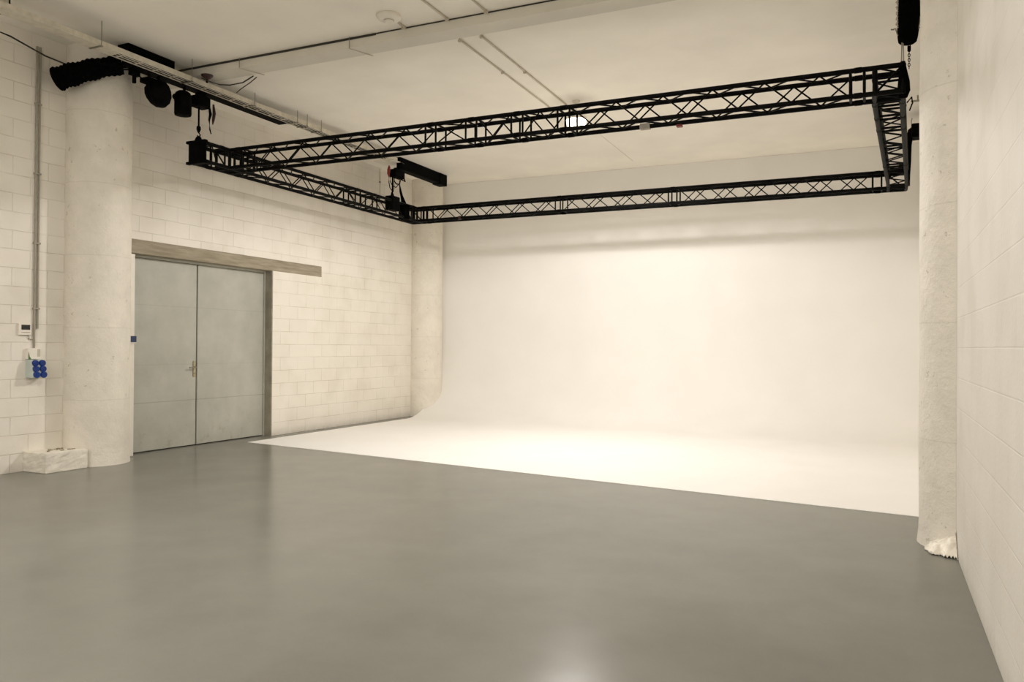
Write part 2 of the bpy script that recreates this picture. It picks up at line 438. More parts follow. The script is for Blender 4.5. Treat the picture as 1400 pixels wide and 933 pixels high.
def corner(x, y, dirs):
    """welded corner cube with stubs"""
    e = bpy.data.objects.new('corner_block', None); e.empty_display_size = .1; COL.objects.link(e)
    e.parent = rig; e.location = Vector((x, y, TZ))-Vector(rig.location)
    mb = MB()
    for s in (-1, 1):
        for t in (-1, 1): mb.tube([(s*H2, t*H2, -H2), (s*H2, t*H2, H2)], .020, 10)
    for z in (-H2, H2):
        for s in (-1, 1):
            mb.tube([(-H2, s*H2, z), (H2, s*H2, z)], RC, 12); mb.tube([(s*H2, -H2, z), (s*H2, H2, z)], RC, 12)
        mb.tube([(-H2, -H2, z), (H2, H2, z)], .0085, 7)
    mb.build('cube_frame', M['blacktr'], e, smooth=True)
    for dx, dy in dirs:
        mb = MB(); u = Vector((dx, dy, 0)); v = Vector((-dy, dx, 0))
        for s in (-1, 1):
            for t in (-1, 1):
                o_ = v*s*H2+Vector((0, 0, t*H2)); mb.tube([u*H2+o_, u*A+o_], RC, 12)
        for s in (-1, 1):
            mb.tube([u*(A-.05)+v*s*H2+Vector((0,0,-H2)), u*(A-.05)+v*s*H2+Vector((0,0,H2))], .0125, 8)
            mb.tube([u*(A-.05)-v*H2+Vector((0,0,s*H2)), u*(A-.05)+v*H2+Vector((0,0,s*H2))], .0125, 8)
        mb.build('stub', M['blacktr'], e, smooth=True)
    # diagonal on the closed faces
    for dx, dy in ((1,0),(-1,0),(0,1),(0,-1)):
        if (dx, dy) in dirs: continue
        mb = MB(); u = Vector((dx, dy, 0))*H2; v = Vector((-dy, dx, 0))*H2
        mb.tube([u-v+Vector((0,0,-H2)), u+v+Vector((0,0,H2))], .0105, 8); mb.build('face_brace', M['blacktr'], e, smooth=True)
corner(XT0, YT0, [(1,0),(0,1),(0,-1)]); corner(XT1, YT0, [(-1,0),(0,1)])
corner(XB0, YT1, [(1,0),(0,-1)]); corner(XB1, YT1, [(-1,0),(0,-1)])
# left: short stub towards the camera closed with a plate
section((XT0, YE, TZ), (XT0, YT0-A, TZ), 1, (True, False))
pl = MB(); pl.box((XT0-.15, YE-.045, TZ-.125), (XT0+.15, YE-.025, TZ+.125))
for s in (-1, 1):
    pl.box((XT0-.165, YE-.075, TZ+s*.135-.018), (XT0+.165, YE-.02, TZ+s*.135+.018))
part(pl, 'end_plate', M['black'], rig, bevel=.005)
def run(p0, p1, cuts):
    """sections of one side, cut at the given fractions of a metre along it"""
    p0 = Vector(p0); p1 = Vector(p1); L = (p1-p0).length; d_ = (p1-p0)/L
    q = [0]+cuts+[L]
    for i, (a, b) in enumerate(zip(q, q[1:])): section(p0+d_*a, p0+d_*b, 1 if i % 2 == 0 else -1)
run((XT0+A, YT0, TZ), (XT1-A, YT0, TZ), [2.98, 3.52, 4.10, 4.66])
run((XT0, YT0+A, TZ), (XB0, YT1-A, TZ), [2.55, 3.05])
run((XT1, YT0+A, TZ), (XB1, YT1-A, TZ), [.5, 1.0, 2.9])
run((XB0+A, YT1, TZ), (XB1-A, YT1, TZ), [2.75, 4.75])
rt = MB(); rt.box((-1.955, YT0+H2-.03, TZ-H2-.045), (-1.895, YT0+H2+.03, TZ-H2-.02))
part(rt, 'red_marker', M['red'], rig, bevel=.005)
rt = MB(); rt.box((-2.35, YT0+H2-.035, TZ-H2-.03), (-2.24, YT0+H2+.03, TZ-H2+.03)); part(rt, 'label_tape', M['grey'], rig, bevel=.005)
rt = MB(); rt.box((-7.08, YT1-H2-.03, TZ-H2-.032), (-7.03, YT1-H2+.03, TZ-H2+.032)); part(rt, 'red_tape', M['dred'], rig, bevel=.005)

# ------------------------------------------------------------------ black rails under the ceiling
def rail(y0, y1, x, z0, z1, label):
    e = empty('steel_rail', (x, y0, z0), label, 'beam')
    b = MB(); b.box((x-.075, y0, z0), (x+.075, y1, z0+.014)); b.box((x-.075, y0, z1-.014), (x+.075, y1, z1)); b.box((x-.006, y0, z0+.014), (x+.006, y1, z1-.014))
    part(b, 'flanged_beam', M['black'], e)
    b = MB(); b.box((x+.02, y0+.01, z0+.02), (x+.07, y1-.01, z1-.02)); part(b, 'side_cover', M['black'], e)
    return e
r1 = rail(6.62, 9.42, -8.14, 4.765, ZC-.002, 'long black steel rail beside the cable tray above the double door')
b = MB(); b.box((-8.22, 6.62, ZC), (-8.04, 7.3, ZN)); b.quad((-8.22,7.3,ZC),(-8.04,7.3,ZC),(-8.04,7.3,ZN),(-8.22,7.3,ZN)); part(b, 'packing_block', M['black'], r1)
r2 = rail(12.35, 14.0, -8.02, 4.69, ZC, 'short black steel rail ending above the far left column')
b = MB(); b.box((-8.11, 13.78, 4.675), (-7.93, 14.06, ZC-.002)); part(b, 'end_box', M['black'], r2, bevel=.006)
b = MB(); b.box((-8.36, 12.1, 4.80), (-7.95, 12.5, 4.812)); part(b, 'mounting_plate', M['white'], r2, bevel=.003)

# ------------------------------------------------------------------ cable tray with cables
tr = empty('cable_tray', (-7.9, 4.3, 4.70), 'long pale metal cable tray hung on rods along the left side', 'cable tray')
def trz(y): return 4.725
b = MB(); ys = [4.2, 6, 8.2, 9.0, 10., 12.0]
xa, xb = -7.945, -7.78
for y0, y1 in zip(ys, ys[1:]):
    for (x0, x1, dz0, dz1) in ((xb-.006, xb, 0, .065), (xa, xa+.006, 0, .065)):
        z0, z1 = trz(y0), trz(y1)
        b.quad((x1, y0, z0+dz0), (x1, y1, z1+dz0), (x1, y1, z1+dz1), (x1, y0, z0+dz1))
        b.quad((x0, y0, z0+dz0), (x0, y1, z1+dz0), (x0, y1, z1+dz1), (x0, y0, z0+dz1))
        b.quad((x0, y0, z0+dz1), (x0, y1, z1+dz1), (x1, y1, z1+dz1), (x1, y0, z0+dz1))
        b.quad((x0, y0, z0+dz0), (x0, y1, z1+dz0), (x1, y1, z1+dz0), (x1, y0, z0+dz0))
part(b, 'side_rail', M['galv'], tr)
b = MB(); b.quad((xa, 4.2, 4.726), (xb, 4.2, 4.726), (xb, 6.3, 4.726), (xa, 6.3, 4.726)); b.quad((xa, 4.2, 4.730), (xb, 4.2, 4.730), (xb, 6.3, 4.730), (xa, 6.3, 4.730))
part(b, 'solid_bottom', M['galv'], tr)
y = 6.35
while y < 12.0:
    z = trz(y); part(MB().box((xa, y, z), (xb, y+.022, z+.004)), 'rung', M['galv'], tr); y += .25
cabs = [(-7.797, .006, 'galv'), (-7.815, .006, 'dark'), (-7.833, .007, 'galv'), (-7.851, .006, 'dark'), (-7.869, .007, 'dark'), (-7.887, .006, 'galv'), (-7.905, .007, 'dark'), (-7.924, .007, 'dark')]
for k, (x, r, m) in enumerate(cabs):
    pts = []
    y = 4.25
    while y < 12.0:
        pts.append((x+.002*math.sin(y*2.1+k*1.7), y, trz(y)+.006+r+.001*math.sin(y*3.3+k))); y += .3
    cb_ = MB(); cb_.tube(pts, r, 6)
    o = cb_.build('tray_cable', M['galv' if m == 'galv' else 'dark'], smooth=True)
    nm = ['nearest the room edge', 'second from the room edge', 'third from the room edge', 'fourth from the room edge', 'fifth from the room edge', 'third from the wall edge', 'second from the wall edge', 'nearest the wall edge'][k]
    tag(o, ('pale' if m == 'galv' else 'dark')+' cable lying in the cable tray, '+nm, 'cable', 'cables in the tray')
# threaded rods carrying the tray
rods = [(6.05, ZN, 'in front of the black flexible duct'), (7.32, ZN, 'just in front of the ceiling step'), (8.42, ZC, 'behind the loose black cable'), (9.30, ZC, 'nearer of the close pair'), (9.52, ZC, 'farther of the close pair'), (9.85, ZC, 'farthest from the camera')]
for y, z1, txt in rods:
    e = empty('hanger_rod', (-7.765, y, trz(y)), 'thin steel threaded rod holding the cable tray, '+txt, 'rod', 'hanger rods of the cable tray')
    part(MB().tube([(-7.765, y, trz(y)-.012), (-7.765, y, z1)], .0045, 6), 'rod', M['steel'], e)
    part(MB().tube([(-7.765, y, trz(y)-.012), (-7.765, y, trz(y)-.001)], .011, 6), 'nut', M['steel'], e)
    b = MB(); b.box((-7.96, y-.015, trz(y)-.004), (-7.75, y+.015, trz(y)-.0005)); part(b, 'bracket', M['steel'], e)

# grey box in the top left corner at the start of the tray
e = empty('junction_box', (-8.0, 4.7, 4.76), 'pale metal box with dark underside in the top left corner of the ceiling', 'box')
part(MB().box((-8.2, 4.5, 4.80), (-7.93, 5.13, ZN-.002), ), 'housing', M['galv'], e, bevel=.006)
part(MB().box((-8.21, 4.5, 4.775), (-7.92, 5.14, 4.80), ), 'bottom_plate', M['dark'], e)
part(MB().box((-8.20, 5.13, 4.80), (-7.925, 5.142, ZN), ), 'end_lip', M['dark'], e)
# sagging cable from that box across the wall
pts = [(-8.6, 4.6, 4.86), (-8.6, 5.1, 4.82), (-8.62, 5.6, 4.80), (-8.62, 6.0, 4.72), (-8.55, 6.25, 4.68), (-8.4, 6.4, 4.69), (-8.2, 6.5, 4.72)]
tag(MB().tube(pts, .009, 6).build('wall_cable', M['dark'], smooth=True), 'thin dark cable sagging along the top of the left wall before the column', 'cable')
pts = [(-8.7, 5.3, 4.86), (-8.7, 5.75, 4.80), (-8.68, 6.05, 4.78)]
# loose curly bits beside the duct
kn = MB()
for k in range(4):
    p0 = Vector((-8.16+.03*k, 6.34+.04*k, 4.71-.015*k))
    kn.tube([p0, p0+Vector((.03, -.05+.02*k, -.03)), p0+Vector((.05, .01*k, -.045+.02*k)), p0+Vector((.02, .07, -.01)), p0+Vector((.09, .16, .01))], .009, 6)
tag(kn.build('cable_knot', M['black'], smooth=True), 'tangle of black cable ends where the flexible duct meets the tray', 'cable')

# ------------------------------------------------------------------ black flexible duct in front of the column
def duct():
    P0, P1, P2, P3 = Vector((-8.64, 6.13, 4.49)), Vector((-8.50, 6.22, 4.56)), Vector((-8.32, 6.36, 4.66)), Vector((-8.12, 6.60, 4.74))
    pts, rs = [], []
    n = 90
    for i in range(n+1):
        t = i/n; u = 1-t
        p = P0*u**3+P1*3*u*u*t+P2*3*u*t*t+P3*t**3; pts.append(p)
        r = .135+.006*math.sin(i*1.05)+.008*math.sin(i*.23+1)
        r *= min(1, .7+i*.08)*(1-.22*t)
        rs.append(r)
    mb = MB(); mb.tube(pts, rs, 20)
    return tag(mb.build('flexible_duct', M['blackfab'], smooth=True), 'fat black ribbed flexible duct lying across the top of the left column', 'duct')
duct()

# ------------------------------------------------------------------ lamps and bags on the left rail
def spotlight():
    c0 = Vector((-8.06, 7.06, 4.56))
    e = empty('stage_spotlight', (c0.x, c0.y, 4.745), 'rounded black stage lamp on the rail, next to the left column', 'stage lamp')
    part(MB().tube([(c0.x, c0.y+.02, 4.745), (c0.x, c0.y+.02, 4.66)], .02, 10), 'clamp', M['black'], e)
    y = MB()
    y.tube([c0+Vector((0, -.15, .0)), c0+Vector((0, -.15, .09)), c0+Vector((0, 0, .115)), c0+Vector((0, .15, .09)), c0+Vector((0, .15, 0))], .012, 8)
    part(y, 'yoke', M['black'], e, smooth=True)
    rm = Matrix.Translation(c0+Vector((0, .01, -.02))) @ Matrix.Rotation(math.radians(30), 4, 'X')
    part(MB().lathe([(.02, .14), (.08, .135), (.13, .10), (.15, .04), (.15, -.02), (.13, -.09), (.085, -.15), (.02, -.18)], (0,0,0), 28, rm), 'lamp_head', M['black'], e, smooth=True)
    part(MB().box((c0.x-.09, c0.y-.19, c0.z+.06), (c0.x+.06, c0.y-.04, c0.z+.12)), 'driver_box', M['black'], e, bevel=.01)
    part(MB().tube([(c0.x+.05, c0.y-.17, 4.74), (c0.x+.07, c0.y-.20, 4.6), (c0.x+.06, c0.y-.16, 4.48), (c0.x+.02, c0.y-.08, 4.42)], .005, 6), 'safety_cable', M['black'], e, smooth=True)
    return e
spotlight()
def can():
    x, y = -8.06, 7.455
    e = empty('stage_can', (x, y, 4.745), 'upright black cylinder stage lamp with domed top, second from the left column', 'stage lamp')
    part(MB().tube([(x, y+.02, 4.745), (x, y+.02, 4.68)], .018, 10), 'clamp', M['black'], e)
    part(MB().lathe([(.02, .325), (.06, .318), (.09, .295), (.105, .25), (.107, .19), (.104, .185), (.104, .03), (.098, .012), (.06, .002), (.02, 0)], (x, y, 4.355), 30), 'housing', M['black'], e, smooth=True)
    part(MB().lathe([(.03, 0), (.035, .02), (.02, .035)], (0,0,0), 14, Matrix.Translation((x-.01, y-.11, 4.575)) @ Matrix.Rotation(PI/2, 4, 'X')), 'knob', M['black'], e, smooth=True)
    return e
can()
# small black bracket hanging at the column edge
e = empty('rail_bracket', (-8.1, 6.78, 4.745), 'small ragged black clamp hanging from the rail right beside the column', 'clamp')
part(MB().box((-8.14, 6.70, 4.66), (-8.07, 6.82, 4.745)), 'jaw', M['black'], e, bevel=.006)
part(MB().box((-8.12, 6.74, 4.57), (-8.08, 6.77, 4.67), ), 'pin', M['black'], e, bevel=.004)
part(MB().tube([(-8.08, 6.80, 4.67), (-8.06, 6.86, 4.64), (-8.07, 6.84, 4.60)], .01, 6), 'tail', M['black'], e, smooth=True)

def chain(mb, x, y, z0, z1, r=.010):
    z = z0; k = 0
    while z < z1: mb.link((x, y, z), k % 2, r); z += r*2.5; k += 1
def hook(mb, x, y, z, s=1.):
    pts = [(x, y, z+.05*s)]
    for i in range(9):
        a = PI/2-i*PI*1.35/8
        pts.append((x, y+.022*s*math.cos(a)-.0*s, z+.022*s*math.sin(a)))
    mb.tube(pts, .007*s, 8)
# front left hoist
x, y = -8.08, 7.755
e = empty('chain_hoist', (x, y, 4.745), 'black chain hoist on the left rail holding the near end of the truss', 'hoist')
part(MB().box((x-.09, y-.10, 4.55), (x+.07, y+.12, 4.70)), 'motor_body', M['black'], e, bevel=.02)
part(MB().box((x-.05, y-.04, 4.70), (x+.05, y+.05, 4.745)), 'trolley', M['black'], e, bevel=.004)
part(MB().lathe([(.03, 0), (.05, .02), (.05, .09), (.03, .11)], (x, y-.09, 4.56), 16), 'chain_guide', M['black'], e, smooth=True)
b = MB(); chain(b, x, y-.02, 4.30, 4.56); part(b, 'chain', M['black'], e)
b = MB(); b.tube([(x, y-.02, 4.55), (x, y-.02, 4.30)], .012, 6); part(b, 'chain_sleeve', M['black'], e)
b = MB(); b.lathe([(.012, .09), (.026, .075), (.028, .04), (.014, .0)], (x, y-.02, 4.22), 14); hook(b, x, y-.02, 4.19, 1.1); part(b, 'hook', M['black'], e, smooth=True)
b = MB(); b.lathe([(.008, .10), (.03, .085), (.05, .04), (.055, .0)], (x, y-.02, 4.075), 16); part(b, 'shackle', M['black'], e, smooth=True)
e = empty('control_cable', (x+.02, y+.13, 4.70), 'short black control lead with a red strap dangling beside the near hoist', 'cable')
part(MB().tube([(x+.03, y+.12, 4.62), (x+.03, y+.15, 4.50), (x+.03, y+.13, 4.42), (x+.03, y+.14, 4.30), (x+.03, y+.165, 4.24)], [.012, .02, .012, .009, .007], 8), 'lead', M['black'], e, smooth=True)
part(MB().tube([(x+.04, y+.19, 4.64), (x+.04, y+.205, 4.52), (x+.04, y+.19, 4.43), (x+.04, y+.18, 4.37)], [.012, .022, .018, .006], 8), 'red_strap', M['dred'], e, smooth=True)
# back left hoist
x, y = -8.02, 12.22
e = empty('chain_hoist', (x, y, 4.69), 'black chain hoist with box shaped bag near the far left column', 'hoist')
part(MB().box((x-.07, y-.02, 4.52), (x+.07, y+.30, 4.66)), 'motor_body', M['black'], e, bevel=.015)
part(MB().box((x-.03, y+.08, 4.66), (x+.03, y+.16, 4.70)), 'trolley', M['black'], e)
part(MB().tube([(x+.02, y+.27, 4.66), (x+.02, y+.38, 4.50), (x+.02, y+.20, 4.52)], .014, 8), 'bracket_arm', M['black'], e, smooth=True)
b = MB()
b.tube([(x, y+.06, 4.52), (x, y+.06, 4.44), (x, y+.12, 4.41), (x, y+.22, 4.42), (x, y+.25, 4.50)], .012, 8)
b.tube([(x, y-.08, 4.5), (x, y-.08, 4.42), (x, y-.02, 4.36), (x, y+.10, 4.34), (x, y+.2, 4.42)], .008, 8); part(b, 'looped_cable', M['black'], e, smooth=True)
b = MB(); b.tube([(x, y, 4.52), (x, y, 4.24)], .018, 8); part(b, 'chain_sleeve', M['black'], e)
b = MB(); b.tube([(x, y-.02, 4.24), (x, y-.01, 4.16)], [.012, .04], 10); part(b, 'hook', M['black'], e, smooth=True)
part(MB().box((x-.08, y-.13, 3.90), (x+.08, y+.13, 4.16)), 'bag', M['black'], e, bevel=.018)
b = MB(); b.tube([(x, y-.12, 4.70), (x, y-.12, 4.67), (x, y-.13, 4.62), (x, y-.14, 4.55), (x, y-.12, 4.50)], [.008, .022, .03, .026, .012], 10)
tag(b.build('red_connector', M['red'], smooth=True), 'red plug hanging beside the far hoist', 'plug')
b = MB(); b.tube([(x, y-.12, 4.50), (x, y-.125, 4.40), (x, y-.09, 4.30), (x, y-.02, 4.26)], .008, 6)
tag(b.build('plug_lead', M['black'], smooth=True), 'black lead curling from the red plug to the far hoist', 'cable')
e = empty('sling_bag', (x, 12.55, 3.78), 'black bag on thin wires standing on the truss by the far left column', 'bag')
part(MB().box((x-.06, 12.50, 3.80), (x+.07, 12.70, 4.08)), 'pouch', M['blackfab'], e, bevel=.02)
part(MB().tube([(x, 12.60, 4.08), (x, 12.52, 4.22), (x, 12.48, 4.30), (x, 12.44, 4.45)], [.05, .025, .022, .004], 8), 'strap', M['blackfab'], e, smooth=True)
part(MB().tube([(x, 12.44, 4.45), (x, 12.40, 4.69)], .003, 5), 'wire', M['steel'], e)
part(MB().tube([(x, 12.28, 4.30), (x, 12.28, 4.50)], .003, 5), 'second_wire', M['steel'], e)

# front right chain bag
x, y = .235, 8.25
e = empty('chain_bag', (x, y, ZC-.05), 'large black hanging chain bag above the right corner of the truss', 'bag')
mt = Matrix.Translation((x-.005, y, 4.29)) @ Matrix.Rotation(math.radians(2.5), 4, 'Y')
part(MB().lathe([(.03, .0), (.06, .004), (.078, .02), (.086, .06), (.094, .16), (.10, .26), (.102, .42), (.098, .50), (.06, .52)], (0,0,0), 28, mt), 'sack', M['blackfab'], e, smooth=True)
part(MB().box((x-.09, y-.08, ZC-.115), (x+.13, y+.12, ZC-.0)), 'hoist_body', M['black'], e, bevel=.015)
b = MB(); b.tube([(x+.095, y-.03, 4.52), (x+.085, y-.03, 4.45), (x+.09, y-.03, 4.41), (x+.12, y-.03, 4.43)], .007, 7); b.tube([(x+.10, y-.03, 4.50), (x+.11, y-.03, 4.44)], .005, 6)
part(b, 'buckle', M['steel'], e, smooth=True)
part(MB().box((x-.005, y-.01, 4.22), (x+.025, y+.01, 4.27)), 'swivel', M['black'], e, bevel=.004)
b = MB(); chain(b, x+.01, y, 4.07, 4.31, .009); part(b, 'chain', M['black'], e)
e = empty('lifting_wires', (x-.07, y, 4.08), 'pair of thin pale wires and cable beside the big chain bag', 'wire')
b = MB()
b.tube([(x-.055, y-.03, 4.09), (x-.05, y-.03, 4.34)], .006, 6); b.tube([(x-.035, y-.02, 4.09), (x-.04, y-.02, 4.34)], .005, 6)
part(b, 'wire_pair', M['grey'], e)
pp = [(x-.085+.012*math.sin(i*1.5), y-.03, 4.44+i*.012) for i in range(36)]
b = MB(); b.tube(pp, .012, 8); part(b, 'coiled_cable', M['wconduit'], e, smooth=True)
b = MB(); b.tube([(x-.115, y-.03, 4.44), (x-.12, y-.03, 4.43), (x-.145, y-.03, 4.435)], .007, 6); b.tube([(x-.105, y-.03, 4.44), (x-.09, y-.03, 4.38), (x-.082, y-.03, 4.37)], .006, 6)
part(b, 'clip', M['steel'], e)
# black wrap with cable at the front right corner of the truss
e = empty('cable_wrap', (.30, 8.3, 3.8), 'black cloth wrapped cable bundle on the near right corner of the truss', 'cable')
part(MB().tube([(.19, 8.15, 4.10), (.195, 8.16, 4.0), (.20, 8.18, 3.92), (.20, 8.20, 3.84), (.20, 8.22, 3.78)], [.02, .035, .05, .055, .03], 12), 'bundle', M['blackfab'], e, smooth=True)
part(MB().tube([(.235, 8.45, 3.80), (.275, 8.5, 3.86), (.285, 8.55, 3.82), (.26, 8.6, 3.76)], .007, 6), 'loop', M['black'], e, smooth=True)
# back right hoist half hidden by the column
e = empty('wall_hoist', (.44, 13.05, 4.70), 'black hoist with hanging cable bundle, half hidden behind the right column', 'hoist')
part(MB().box((.42, 12.95, 4.54), (.628, 13.2, 4.74)), 'motor_body', M['black'], e, bevel=.015)
part(MB().tube([(.46, 13.05, 4.68), (.42, 13.05, 4.65), (.395, 13.05, 4.56), (.392, 13.05, 4.45)], [.05, .05, .045, .035], 12), 'arm', M['black'], e, smooth=True)
part(MB().tube([(.392, 13.05, 4.46), (.39, 13.05, 4.2), (.38, 13.05, 4.0), (.375, 13.05, 3.85)], [.035, .03, .028, .03], 10), 'hanging_bundle', M['blackfab'], e, smooth=True)
part(MB().tube([(.42, 13.05, 4.70), (.42, 13.05, 4.80), (.43, 13.05, 4.84)], .007, 6), 'hook', M['steel'], e, smooth=True)
# small hook on the ceiling/wall edge near the right column
e = empty('ceiling_hook', (.40, 11.4, 4.88), 'tiny steel bracket sticking out beside the right column, high up', 'hook')
part(MB().box((.36, 11.4, 4.62), (.50, 11.42, 4.64)), 'arm', M['grey'], e); part(MB().box((.43, 11.4, 4.64), (.45, 11.42, 4.70)), 'post', M['grey'], e)

# ------------------------------------------------------------------ ceiling fittings
def surf_conduit(pts, label, r=.011, mat='wconduit', clips=()):
    e = empty('ceiling_conduit', pts[0], label, 'conduit', 'thin conduits on the ceiling')
    part(MB().tube(pts, r, 8), 'pipe', M[mat], e, smooth=True)
    for c_ in clips:
        part(MB().box((c_[0]-.02, c_[1]-.012, c_[2]-.022), (c_[0]+.02, c_[1]+.012, c_[2]+.004)), 'clip', M[mat], e)
    return e
zf = ZC-.012; zn = ZN-.012
surf_conduit([(-4.25, 2.0, zn), (-4.25, 7.54, zn)], 'thin conduit on the near ceiling, left one of the pair above the step', clips=[(-4.25, 7.50, zn)])
surf_conduit([(-3.78, 2.0, zn), (-3.78, 7.54, zn)], 'thin conduit on the near ceiling, right one of the pair above the step', clips=[(-3.78, 7.50, zn)])
surf_conduit([(-4.28, 7.84, zf), (-4.31, 10.9, zf)], 'thin conduit on the far ceiling, left one of the pair leading to the lamp', clips=[(-4.28, 7.86, zf), (-4.29, 9.0, zf)])
surf_conduit([(-4.01, 7.84, zf), (-4.05, 10.9, zf)], 'thin conduit on the far ceiling, right one of the pair leading to the lamp', clips=[(-4.01, 7.86, zf), (-4.03, 9.1, zf)])
surf_conduit([(-4.1, 11.0, ZC-.005), (-4.14, 14.3, ZC-.005)], 'faint thin conduit on the ceiling behind the round lamp', .004, 'white')
surf_conduit([(-4.78, 7.28, zn), (-4.80, 7.54, zn)], 'short conduit from the smoke detector to the ceiling step', .013, clips=[(-4.80, 7.50, zn)])
# smoke detector
x, y = -4.79, 7.20
e = empty('smoke_detector', (x, y, ZN), 'round white smoke detector on the near ceiling', 'detector')
part(MB().lathe([(.125, 0), (.13, -.008), (.13, -.03), (.115, -.045), (.06, -.052), (.02, -.053)], (x, y, ZN), 32), 'base', M['white'], e, smooth=True)
part(MB().lathe([(.052, 0), (.052, -.016), (.04, -.028), (.01, -.03)], (x, y, ZN-.050), 24), 'sensor', M['white'], e, smooth=True)
part(MB().lathe([(.054, 0), (.054, -.006)], (x, y, ZN-.058), 24), 'dark_ring', M['grey'], e, smooth=True)
# ceiling lamp
LX, LY, LZ = -3.86, 10.50, 4.69
e = empty('ceiling_lamp', (LX, LY, LZ), 'lit round pendant lamp glowing behind the front truss', 'lamp')
part(MB().lathe([(.05, 0), (.05, -.03), (.02, -.045)], (LX, LY, ZC), 24), 'ceiling_rose', M['white'], e, smooth=True)
part(MB().tube([(LX, LY, ZC-.03), (LX, LY, LZ)], .009, 8), 'stem', M['white'], e, smooth=True)
part(MB().lathe([(.03, .03), (.08, .015), (.145, -.03), (.155, -.06), (.15, -.065), (.10, -.06)], (LX, LY, LZ), 32), 'base', M['white'], e, smooth=True)
part(MB().lathe([(.140, 0), (.140, -.02), (.125, -.07), (.09, -.11), (.05, -.125), (.01, -.13)], (LX, LY, LZ-.062), 32), 'dome', M['lamp'], e, smooth=True)
# threaded rods with little arms at the ceiling step
for xx, lab in ((-7.2, 'thin rod with small arm at the left end of the ceiling step'), (-5.55, 'thin rod with small arm midway along the ceiling step')):
    e = empty('step_bracket', (xx, YS-.05, ZC), lab, 'bracket')
    part(MB().tube([(xx, YS-.03, ZN), (xx, YS-.03, ZC-.03)], .004, 6), 'rod', M['steel'], e)
    part(MB().tube([(xx, YS-.03, ZC-.03), (xx+.10, YS+.30, ZC-.02)], .005, 6), 'arm', M['wconduit'], e)
# loose black cable near the left end of the step
pts = [(-7.72, 7.42, 4.79), (-7.6, 7.49, 4.735), (-7.5, 7.52, 4.705), (-7.4, 7.58, 4.705), (-7.30, 7.70, 4.76), (-7.27, 7.85, 4.885)]
tag(MB().tube(pts, .008, 7).build('loose_cable', M['dark'], smooth=True), 'loose black cable looping from the ceiling to the cable tray', 'cable')
pts = [(-7.26, 7.90, 4.885), (-7.4, 7.93, 4.84), (-7.6, 7.98, 4.80), (-7.74, 8.05, 4.79)]
tag(MB().tube(pts, .006, 6).build('loose_cable', M['dark'], smooth=True), 'thinner dark cable dropping straight from the ceiling clip to the tray', 'cable')
e = empty('red_beacon', (-7.70, 7.50, 4.75), 'small dark red cap sitting above the cable tray by the ceiling step', 'fitting')
part(MB().lathe([(.075, .045), (.07, .03), (.035, .0), (.01, -.005)], (-7.70, 7.50, 4.80), 20), 'cap', M['dred'], e, smooth=True)
part(MB().box((-7.71, 7.49, 4.75), (-7.69, 7.51, 4.80)), 'stem', M['black'], e)

# ------------------------------------------------------------------ fittings on the left wall
def wall_conduit(y, z0, z1, r, label, dx=0.):
    e = empty('wall_conduit', (XL+r, y, z0), label, 'conduit')
    part(MB().tube([(XL+r+.004, y, z0), (XL+r+.004, y, z1)], r, 10), 'pipe', M['grey'], e, smooth=True)
    for z in (1.85, 2.6, 3.4, 4.2):
        part(MB().box((XL, y-r-.010, z-.010), (XL+2*r+.008, y+r+.010, z+.010)), 'clip', M['grey'], e, bevel=.002)
    return e
wall_conduit(6.015, 1.26, 4.86, .011, 'grey conduit on the left wall running down to the blue sockets')
wall_conduit(6.055, 1.62, 4.86, .010, 'grey conduit on the left wall ending level with the thermostat')
y0 = 5.83
e = empty('thermostat', (XL, 5.905, 1.54), 'small white thermostat with dark display on the left wall', 'thermostat')
part(MB().box((XL, 5.83, 1.545), (XL+.03, 5.975, 1.675)), 'case', M['white'], e, bevel=.005)
part(MB().box((XL+.03, 5.855, 1.605), (XL+.033, 5.955, 1.66)), 'display', M['screen'], e)
part(MB().box((XL+.03, 5.855, 1.572), (XL+.032, 5.955, 1.578)), 'slot', M['grey'], e)
part(MB().tube([(XL+.012, 5.945, 1.545), (XL+.012, 5.95, 1.505), (XL+.012, 6.01, 1.495)], .006, 6), 'lead', M['wconduit'], e, smooth=True)
e = empty('socket_box', (XL, 6.02, 1.04), 'grey wall box with six blue round power sockets', 'socket box')
b = MB()
f0, f1, k0, k1 = (XL+.13, XL+.16, XL, XL)
# wedge shaped housing: sloping front
vs = [(XL, 5.925, 1.265), (XL, 6.10, 1.265), (XL, 6.10, 1.06), (XL, 5.925, 1.06),
      (XL+.09, 5.925, 1.265), (XL+.09, 6.10, 1.265), (XL+.13, 6.10, 1.06), (XL+.13, 5.925, 1.06)]
V = [b.bm.verts.new(v) for v in vs]
for f in ((0,1,2,3),(4,7,6,5),(0,4,5,1),(3,2,6,7),(0,3,7,4),(1,5,6,2)): b.bm.faces.new([V[i] for i in f])
hs = part(b, 'housing', M['teal'], e, bevel=.006)
for i in range(3):
    for j in range(2):
        z = 1.228-i*.066; yy = 5.972+j*.082; xx = XL+.09+.04*(1.265-z)/.205
        mt = Matrix.Translation((xx-.004, yy, z)) @ Matrix.Rotation(PI/2+.19, 4, 'Y')
        part(MB().lathe([(.037, 0), (.037, .022), (.032, .03), (.01, .031)], (0,0,0), 24, mt), 'socket', M['blue'], e, smooth=True)
e = empty('meter_box', (XL, 5.98, 1.265), 'small pale box with a green mark above the blue sockets', 'box')
part(MB().box((XL, 5.925, 1.27), (XL+.045, 6.075, 1.395)), 'case', M['white'], e, bevel=.004)
b = MB(); b.quad((XL+.0462, 5.928, 1.272), (XL+.0462, 5.965, 1.272), (XL+.0462, 5.945, 1.30), (XL+.0462, 5.930, 1.36)); part(b, 'green_mark', M['green'], e)
part(MB().box((XL+.045, 6.035, 1.30), (XL+.0465, 6.070, 1.385)), 'print_panel', M['wconduit'], e)
